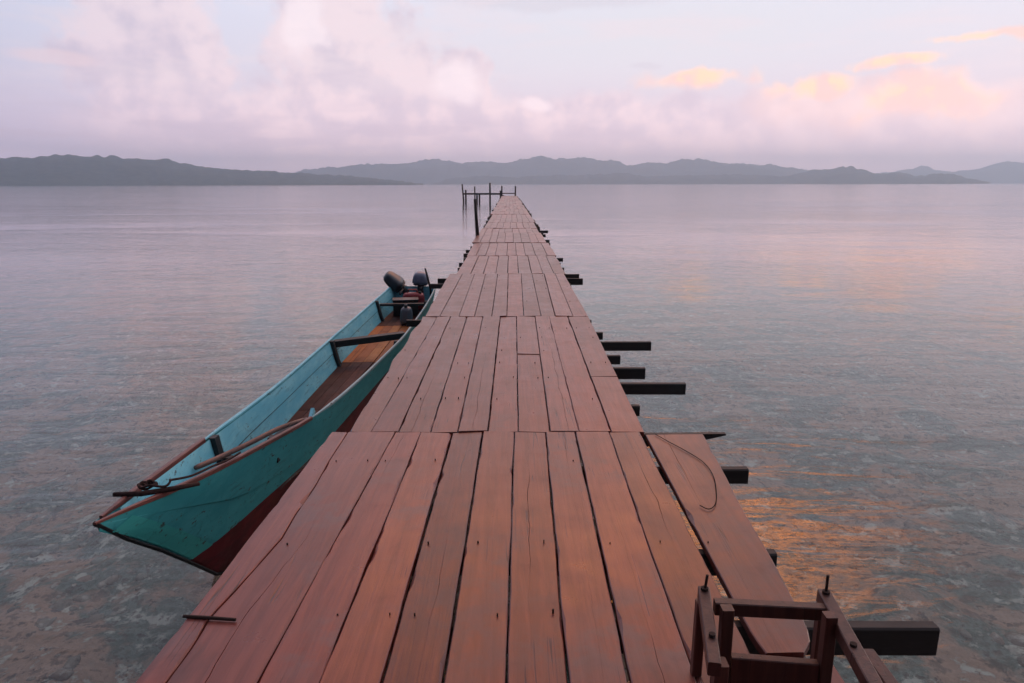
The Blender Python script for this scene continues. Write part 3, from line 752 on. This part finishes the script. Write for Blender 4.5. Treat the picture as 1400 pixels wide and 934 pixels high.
for sg in (-1, 1):
    side('inner_strake', M['inner'], sg, 0.012, 3.3, 13.3, strake(0.0, 0.56, 0.0))
    side('inner_strake', M['inner'], sg, 0.012, 3.3, 13.3, strake(0.578, 1.0, 0.009))
    side('seam', M['shade_seam_black'], sg, 0.012, 3.3, 13.3, strake(0.55, 0.59, 0.003))
# floor boards, seven lengthwise strips cut at the frames
def half_floor(y):
    p = section_pts(y)
    for (h0, z0), (h1, z1) in zip(p, p[1:]):
        if z0 <= FLZ <= z1 and z1 > z0: return h0 + (h1 - h0) * (FLZ - z0) / (z1 - z0)
    return p[1][0] * 0.8
for (ya, yb, mk) in ((4.6, 6.9, 'floorboard'), (6.91, 8.9, 'floorboard'), (8.91, 11.3, 'floor_orange'), (11.31, 13.25, 'floorboard')):
    n = 5
    for k in range(n):
        vs, fs = [], []; q = 6
        for i in range(q + 1):
            y = ya + (yb - ya) * i / q; hw = half_floor(y) - 0.03
            a = bx(y) - hw + 2 * hw * k / n + 0.004; b = bx(y) - hw + 2 * hw * (k + 1) / n - 0.004
            dz = 0.004 * ((k * 7) % 3 - 1)
            vs += [(a, y, FLZ + dz - .016), (a, y, FLZ + dz), (b, y, FLZ + dz), (b, y, FLZ + dz - .016)]
        for i in range(q):
            for j in range(4): fs.append((i*4 + j, i*4 + (j+1) % 4, (i+1)*4 + (j+1) % 4, (i+1)*4 + j))
        fs += [(0, 1, 2, 3), tuple(range(q*4, q*4 + 4))]
        obj('floor_board', vs, fs, M[mk], boat)
# stern bulkhead lining
y = 13.27; p = inner_pts(y, 0.012)
vs = [(bx(y) - h, y, z) for h, z in p] + [(bx(y) + h, y, z) for h, z in reversed(p)]
obj('transom_lining', vs, [tuple(range(8))], M['inner'], boat)
# gunwales
def gunwale(sg, y0, y1, w, h, mat, over=0.0):
    mb = MB(); vs, fs = [], []; n = max(4, int((y1 - y0) / 0.22))
    for i in range(n + 1):
        y = y0 + (y1 - y0) * i / n; x = bx(y) + sg * (hb(y) - 0.008); z = shz(y) + 0.004; tp = min(1.0, 0.45 + 0.55 * (y - y0) / 0.5)
        for a, b in ((-w/2, -h/2 + .004), (-w/2 + .006, -h/2), (w/2 - .006, -h/2), (w/2, -h/2 + .004), (w/2, h/2 - .006), (w/2 - .006, h/2), (-w/2 + .006, h/2), (-w/2, h/2 - .006)):
            vs.append((x + a * tp, y, z + b * tp))
    for i in range(n):
        for j in range(8): fs.append((i*8 + j, i*8 + (j+1) % 8, (i+1)*8 + (j+1) % 8, (i+1)*8 + j))
    fs += [tuple(range(8)), tuple(range(n*8, n*8 + 8))]
    return obj('gunwale', vs, fs, mat, boat)
gunwale(1, 3.04, 5.42, 0.030, 0.032, M['gunwale'])
gunwale(-1, 3.12, 4.72, 0.034, 0.040, M['gunwale'])
gunwale(1, 5.43, 13.3, 0.026, 0.030, M['rail_pale'])
gunwale(-1, 4.73, 13.3, 0.030, 0.028, M['inner'])
# stem post (dark cutwater) and the bright painted stem boards
vs = [(3.05, 0.985), (3.29, 0.765), (3.59, 0.525), (3.89, 0.265), (4.19, 0.0), (4.4, -0.11)]
mb = MB(); mb.tube([(bx(a) + 0.0, a, b) for a, b in vs], [0.014, 0.012, 0.012, 0.012, 0.012, 0.012], 6); mb.build('stem_post', M['darkwood'], boat)
for sg in (-1, 1):
    vs, fs = [], []
    nn = 12; cols = (0.012, 0.05, 0.09, 0.135)
    for i in range(nn + 1):
        z = 0.88 - 0.86 * i / nn
        ys_ = next(a_ + (b_ - a_) * (za - z) / (za - zb_) for (a_, za), (b_, zb_) in zip(KEEL, KEEL[1:]) if zb_ <= z <= za)
        for dy in cols:
            yy, zz_ = ys_ + dy * (1 + 0.25 * i / nn), z + dy * 0.25
            p = section_pts(yy); h = 0.004
            for (h0, z0), (h1, z1) in zip(p, p[1:]):
                if z0 <= zz_ <= z1 and z1 > z0: h = h0 + (h1 - h0) * (zz_ - z0) / (z1 - z0); break
            vs.append((bx(yy) + sg * (h + 0.007), yy, zz_))
    for i in range(nn):
        for j in range(3): fs.append((4*i + j, 4*i + j + 1, 4*i + j + 5, 4*i + j + 4))
    obj('stem_board', vs, fs, M['stem_paint'], boat)
# frames (ribs) and thwart
def rib(y, sg, w=0.075, d=0.05, mat='darkwood'):
    p = inner_pts(y, 0.012); vs, fs = [], []
    for (h, z) in p:
        for a in (-w/2, w/2):
            for b in (0.004, d): vs.append((bx(y) + sg * max(0.002, h - b), y + a, z + (0.012 if (h, z) == p[-1] else 0)))
    for i in range(len(p) - 1):
        o_ = i * 4
        for a, b in ((0, 1), (1, 3), (3, 2), (2, 0)): fs.append((o_ + a, o_ + b, o_ + 4 + b, o_ + 4 + a))
    fs += [(0, 1, 3, 2), (12, 13, 15, 14)]
    obj('rib', vs, fs, M[mat], boat)
for y in (4.82, 8.72, 11.75):
    for sg in (-1, 1): rib(y, sg)
hw = hb(9.0) - 0.05
MB().bar((bx(9.0) - hw, 8.86, 0.525), (bx(9.0) + hw, 9.30, 0.545), 0.13, 0.085, c=0.004).build('thwart', M['darkwood'], boat)
hw = hb(12.0) - 0.06
MB().bar((bx(12) - hw, 12.0, 0.50), (bx(12) + hw, 12.05, 0.50), 0.10, 0.04, c=0.004).build('thwart', M['darkwood'], boat)
hw = hb(4.9) * 0.86
MB().bar((bx(4.9) - hw, 4.86, 0.56), (bx(4.9) + hw, 4.86, 0.56), 0.06, 0.04, c=0.004).build('thwart', M['darkwood'], boat)
MB().bar((bx(5.5) + hb(5.5) - 0.03, 5.46, shz(5.5) - 0.01), (bx(5.5) + hb(5.5) - 0.03, 5.54, shz(5.5) + 0.045), 0.05, 0.03, up=(1, 0, 0), c=0.003).build('rowlock_block', M['inner'], boat)

# things in the boat
o = MB().tube(smooth_path([(-2.16, 4.34, 0.715), (-2.07, 4.60, 0.70), (-1.96, 4.85, 0.705), (-1.86, 5.15, 0.70), (-1.745, 5.50, 0.655)], 4), [0.017] + [0.02] * 15 + [0.014], 8).build('wooden_stick', M['stick'], None, True)
tag(o, 'crooked brown wooden stick lying across the bow of the turquoise boat', 'stick')
# black heap put in for the dark shaded hollow under the stick
vs, fs = [], []
nx_, ny_ = 14, 16
for j in range(ny_ + 1):
    for i in range(nx_ + 1):
        u, v = i / nx_, j / ny_; y = 4.95 + 1.15 * v; hw = half_floor(y) * 0.95 + 0.02
        x = bx(y) - hw * 0.55 + (hw * 1.55) * u
        e = math.sin(math.pi * u) ** 0.6 * math.sin(math.pi * v) ** 0.6
        vs.append((x, y, FLZ + 0.012 + e * (0.27 + 0.07 * noise.noise((x * 9, y * 5, 2)))))
for j in range(ny_):
    for i in range(nx_): a = j * (nx_ + 1) + i; fs.append((a, a + 1, a + nx_ + 2, a + nx_ + 1))
o = obj('shade_heap', vs, fs, M['shade_seam_black'], None, True)
tag(o, 'black heap standing in for the dark shaded hollow in the boat bow', 'shade_heap')
o = MB().tube([(-2.17, 3.43, 0.955), (-2.03, 3.45, 0.950), (-1.90, 3.52, 0.945), (-1.79, 3.62, 0.930)], [0.013, 0.015, 0.015, 0.011], 7).build('bow_stick', M['rope'], None, True)
tag(o, 'dark short stick laid across both gunwales at the boat bow', 'stick')
pts = []
for k in range(60):
    u = k / 59; a = u * 2 * math.pi * 3.2
    pts.append((-2.03 + 0.05 * math.cos(a) * (1 - .3 * u) + 0.10 * max(0, u - .7) / .3, 3.52 + 0.035 * math.sin(a), 0.965 + 0.008 * math.sin(a * 2.3) + 0.012 * u))
pts += smooth_path([pts[-1], (-1.88, 3.72, 0.935), (-1.86, 3.95, 0.895), (-1.83, 4.08, 0.875), (-1.82, 4.28, 0.85)], 6)[1:]
o = MB().tube(pts, 0.007, 6).build('mooring_rope', M['rope'], None, True)
tag(o, 'dark thin rope coiled on the bow stick and along the gunwale', 'rope')

# outboard motors at the stern
def rounded(cx, cy, cz, sx, sy, sz, mat, name, parent, rot=0.0, pivot=None, n=3, taper=0.0, sq=4.0):
    """super-ellipsoid cowl, rotated about the x axis through pivot"""
    bm = bmesh.new(); bmesh.ops.create_icosphere(bm, subdivisions=n, radius=1.0); vs, fs = [], []
    for v in bm.verts:
        p = v.co; k = (abs(p.x) ** sq + abs(p.y) ** sq + abs(p.z) ** sq) ** (-1 / sq)
        q = Vector((p.x * k, p.y * k, p.z * k))
        q.x *= 1 - taper * q.z; q.y *= 1 - taper * q.z
        vs.append(Vector((cx + q.x * sx, cy + q.y * sy, cz + q.z * sz)))
    fs = [tuple(v.index for v in f.verts) for f in bm.faces]; bm.free()
    return vs, fs
def turn(vs, piv, ax, ay):
    m3 = Matrix.Rotation(ax, 3, 'X') @ Matrix.Rotation(ay, 3, 'Y'); piv = Vector(piv)
    return [piv + m3 @ (Vector(v) - piv) for v in vs]
def outboard(x, y, z, s, tilt, lean, cm, label, cw=0.125, chh=0.13):
    """clamped over the transom at (x, y, z)"""
    r = empty('outboard_motor', (x, y, z), label, 'outboard motor', 'outboard motors on the boat stern')
    P_ = (x, y, z)
    def put(name, vs, fs, mat, smooth=True, par=r): return obj(name, turn(vs, P_, tilt, lean), fs, mat, par, smooth)
    v, f = rounded(x, y + 0.04*s, z + 0.21*s + chh*s, cw*s, 0.20*s, chh*s, None, '', None, taper=0.18); c_ = put('cowl', v, f, cm)
    v, f = rounded(x, y + 0.04*s, z + 0.215*s, (cw - .007)*s, 0.19*s, 0.022*s, None, '', None); put('cowl_band', v, f, M['blackplastic'], True, c_)
    v, f = rounded(x, y + 0.06*s, z + 0.08*s, 0.07*s, 0.11*s, 0.13*s, None, '', None); put('powerhead_base', v, f, M['metal'])
    mb = MB().bar((x, y + 0.10*s, z + 0.05*s), (x, y + 0.10*s, z - 0.50*s), 0.07*s, 0.13*s, up=(0, 1, 0), c=0.015*s); put('leg', mb.v, mb.f, M['metal'], False)
    mb = MB().bar((x, y + 0.02*s, z - 0.36*s), (x, y + 0.26*s, z - 0.36*s), 0.15*s, 0.012*s); put('cavitation_plate', mb.v, mb.f, M['metal'], False)
    v, f = rounded(x, y + 0.10*s, z - 0.53*s, 0.045*s, 0.17*s, 0.045*s, None, '', None, sq=2.3); put('gearcase', v, f, M['metal'])
    mb = MB()
    for k in range(3):
        a = k * 2.094 + .4; mb.bar((x, y + 0.29*s, z - 0.53*s), (x + 0.11*s*math.cos(a), y + 0.30*s, z - 0.53*s + 0.11*s*math.sin(a)), 0.07*s, 0.008*s, up=(0.3*math.cos(a), 1, 0.3))
    put('propeller', mb.v, mb.f, M['metal'], False)
    mb = MB().bar((x - .06*s, y - 0.04*s, z - 0.12*s), (x - .06*s, y - 0.04*s, z + 0.06*s), 0.03*s, 0.05*s, up=(0, 1, 0)).bar((x + .06*s, y - 0.04*s, z - 0.12*s), (x + .06*s, y - 0.04*s, z + 0.06*s), 0.03*s, 0.05*s, up=(0, 1, 0)).bar((x - .08*s, y + .02*s, z + .03*s), (x + .08*s, y + .02*s, z + .03*s), 0.06*s, 0.05*s)
    mb.v = [tuple(v_) for v_ in mb.v]; obj('clamp_bracket', mb.v, mb.f, M['metal'], r)
    mb = MB().tube([(x + .04*s, y - 0.10*s, z + 0.18*s), (x + .05*s, y - 0.40*s, z + 0.20*s)], [0.018*s, 0.022*s], 8); put('tiller_handle', mb.v, mb.f, M['blackplastic'])
    return r
outboard(-2.02, 13.30, 0.47, 1.0, R(12), R(-47), M['cowl_dark'], 'dark outboard motor tilted up sideways on the boat stern', 0.115, 0.20)
outboard(-1.80, 13.30, 0.50, 0.90, R(6), R(3), M['cowl_grey'], 'grey blue outboard motor standing upright on the boat stern', 0.165, 0.13)
# fuel can, jug and pole in the stern
fc = empty('fuel_can', (-1.86, 12.75, FLZ), 'red plastic fuel can in front of the outboard motors', 'fuel can')
v, f = rounded(-1.86, 12.75, FLZ + 0.175, 0.20, 0.13, 0.165, None, '', None, n=3, sq=6); obj('body', v, f, M['redplastic'], fc, True)
MB().tube([(-1.97, 12.75, FLZ + 0.33), (-1.95, 12.75, FLZ + 0.395), (-1.80, 12.75, FLZ + 0.395), (-1.78, 12.75, FLZ + 0.33)], 0.016, 7).build('handle', M['redplastic'], fc, True)
MB().tube([(-1.73, 12.70, FLZ + 0.33), (-1.73, 12.70, FLZ + 0.375)], 0.03, 10).build('cap', M['blackplastic'], fc, True)
jg = empty('plastic_jug', (-1.80, 11.45, FLZ), 'smoky grey plastic jug standing on the boat floor near the stern', 'jug')
v, f = rounded(-1.80, 11.45, FLZ + 0.15, 0.10, 0.14, 0.15, None, '', None, n=3, taper=0.12, sq=4); obj('body', v, f, M['jug'], jg, True)
MB().tube([(-1.80, 11.40, FLZ + 0.29), (-1.80, 11.40, FLZ + 0.345)], 0.028, 10).build('cap', M['blackplastic'], jg, True)
MB().tube([(-1.80, 11.44, FLZ + 0.29), (-1.80, 11.47, FLZ + 0.34), (-1.80, 11.53, FLZ + 0.33), (-1.80, 11.56, FLZ + 0.26)], 0.012, 7).build('handle', M['jug'], jg, True)
bx_ = empty('engine_crate', (-2.0, 12.25, FLZ), 'dark battered crate on the boat floor behind the aft rib', 'crate')
MB().bar((-2.16, 12.25, FLZ + 0.14), (-1.72, 12.32, FLZ + 0.14), 0.28, 0.26, c=0.012).build('box', M['blackplastic'], bx_)
MB().bar((-2.17, 12.25, FLZ + 0.288), (-1.71, 12.32, FLZ + 0.288), 0.30, 0.03, c=0.006).build('lid', M['metal'], bx_)
o = MB().tube([(-1.56, 13.15, 0.22), (-1.58, 13.12, 0.62), (-1.66, 13.05, 1.02)], [0.022, 0.022, 0.018], 8).build('punting_pole', M['blackplastic'], None, True)
tag(o, 'short black pole leaning up beside the outboard motors', 'pole')

# ------------------------------------------------------------------ the dusk haze over the sea
m = bpy.data.materials.new('pale_dusk_haze'); m.use_nodes = True
t = m.node_tree; t.nodes.clear(); out = t.nodes.new('ShaderNodeOutputMaterial')
pv = t.nodes.new('ShaderNodeVolumePrincipled')
pv.inputs['Color'].default_value = (0.66, 0.83, 1.0, 1); pv.inputs['Density'].default_value = 0.00040; pv.inputs['Anisotropy'].default_value = 0.5
pv.inputs['Density Attribute'].default_value = ''; pv.inputs['Temperature Attribute'].default_value = ''
t.links.new(pv.outputs[0], out.inputs['Volume'])
x0, x1, y0, y1, z0, z1 = -2400, 4250, -60, 5300, -7.9, 190
o = obj('haze', [(x0, y0, z0), (x1, y0, z0), (x1, y1, z0), (x0, y1, z0), (x0, y0, z1), (x1, y0, z1), (x1, y1, z1), (x0, y1, z1)],
        [(0, 3, 2, 1), (4, 5, 6, 7), (0, 1, 5, 4), (1, 2, 6, 5), (2, 3, 7, 6), (3, 0, 4, 7)], m)
tag(o, kind='stuff'); tag(o, 'pale even dusk haze lying over the sea and hills', 'haze')
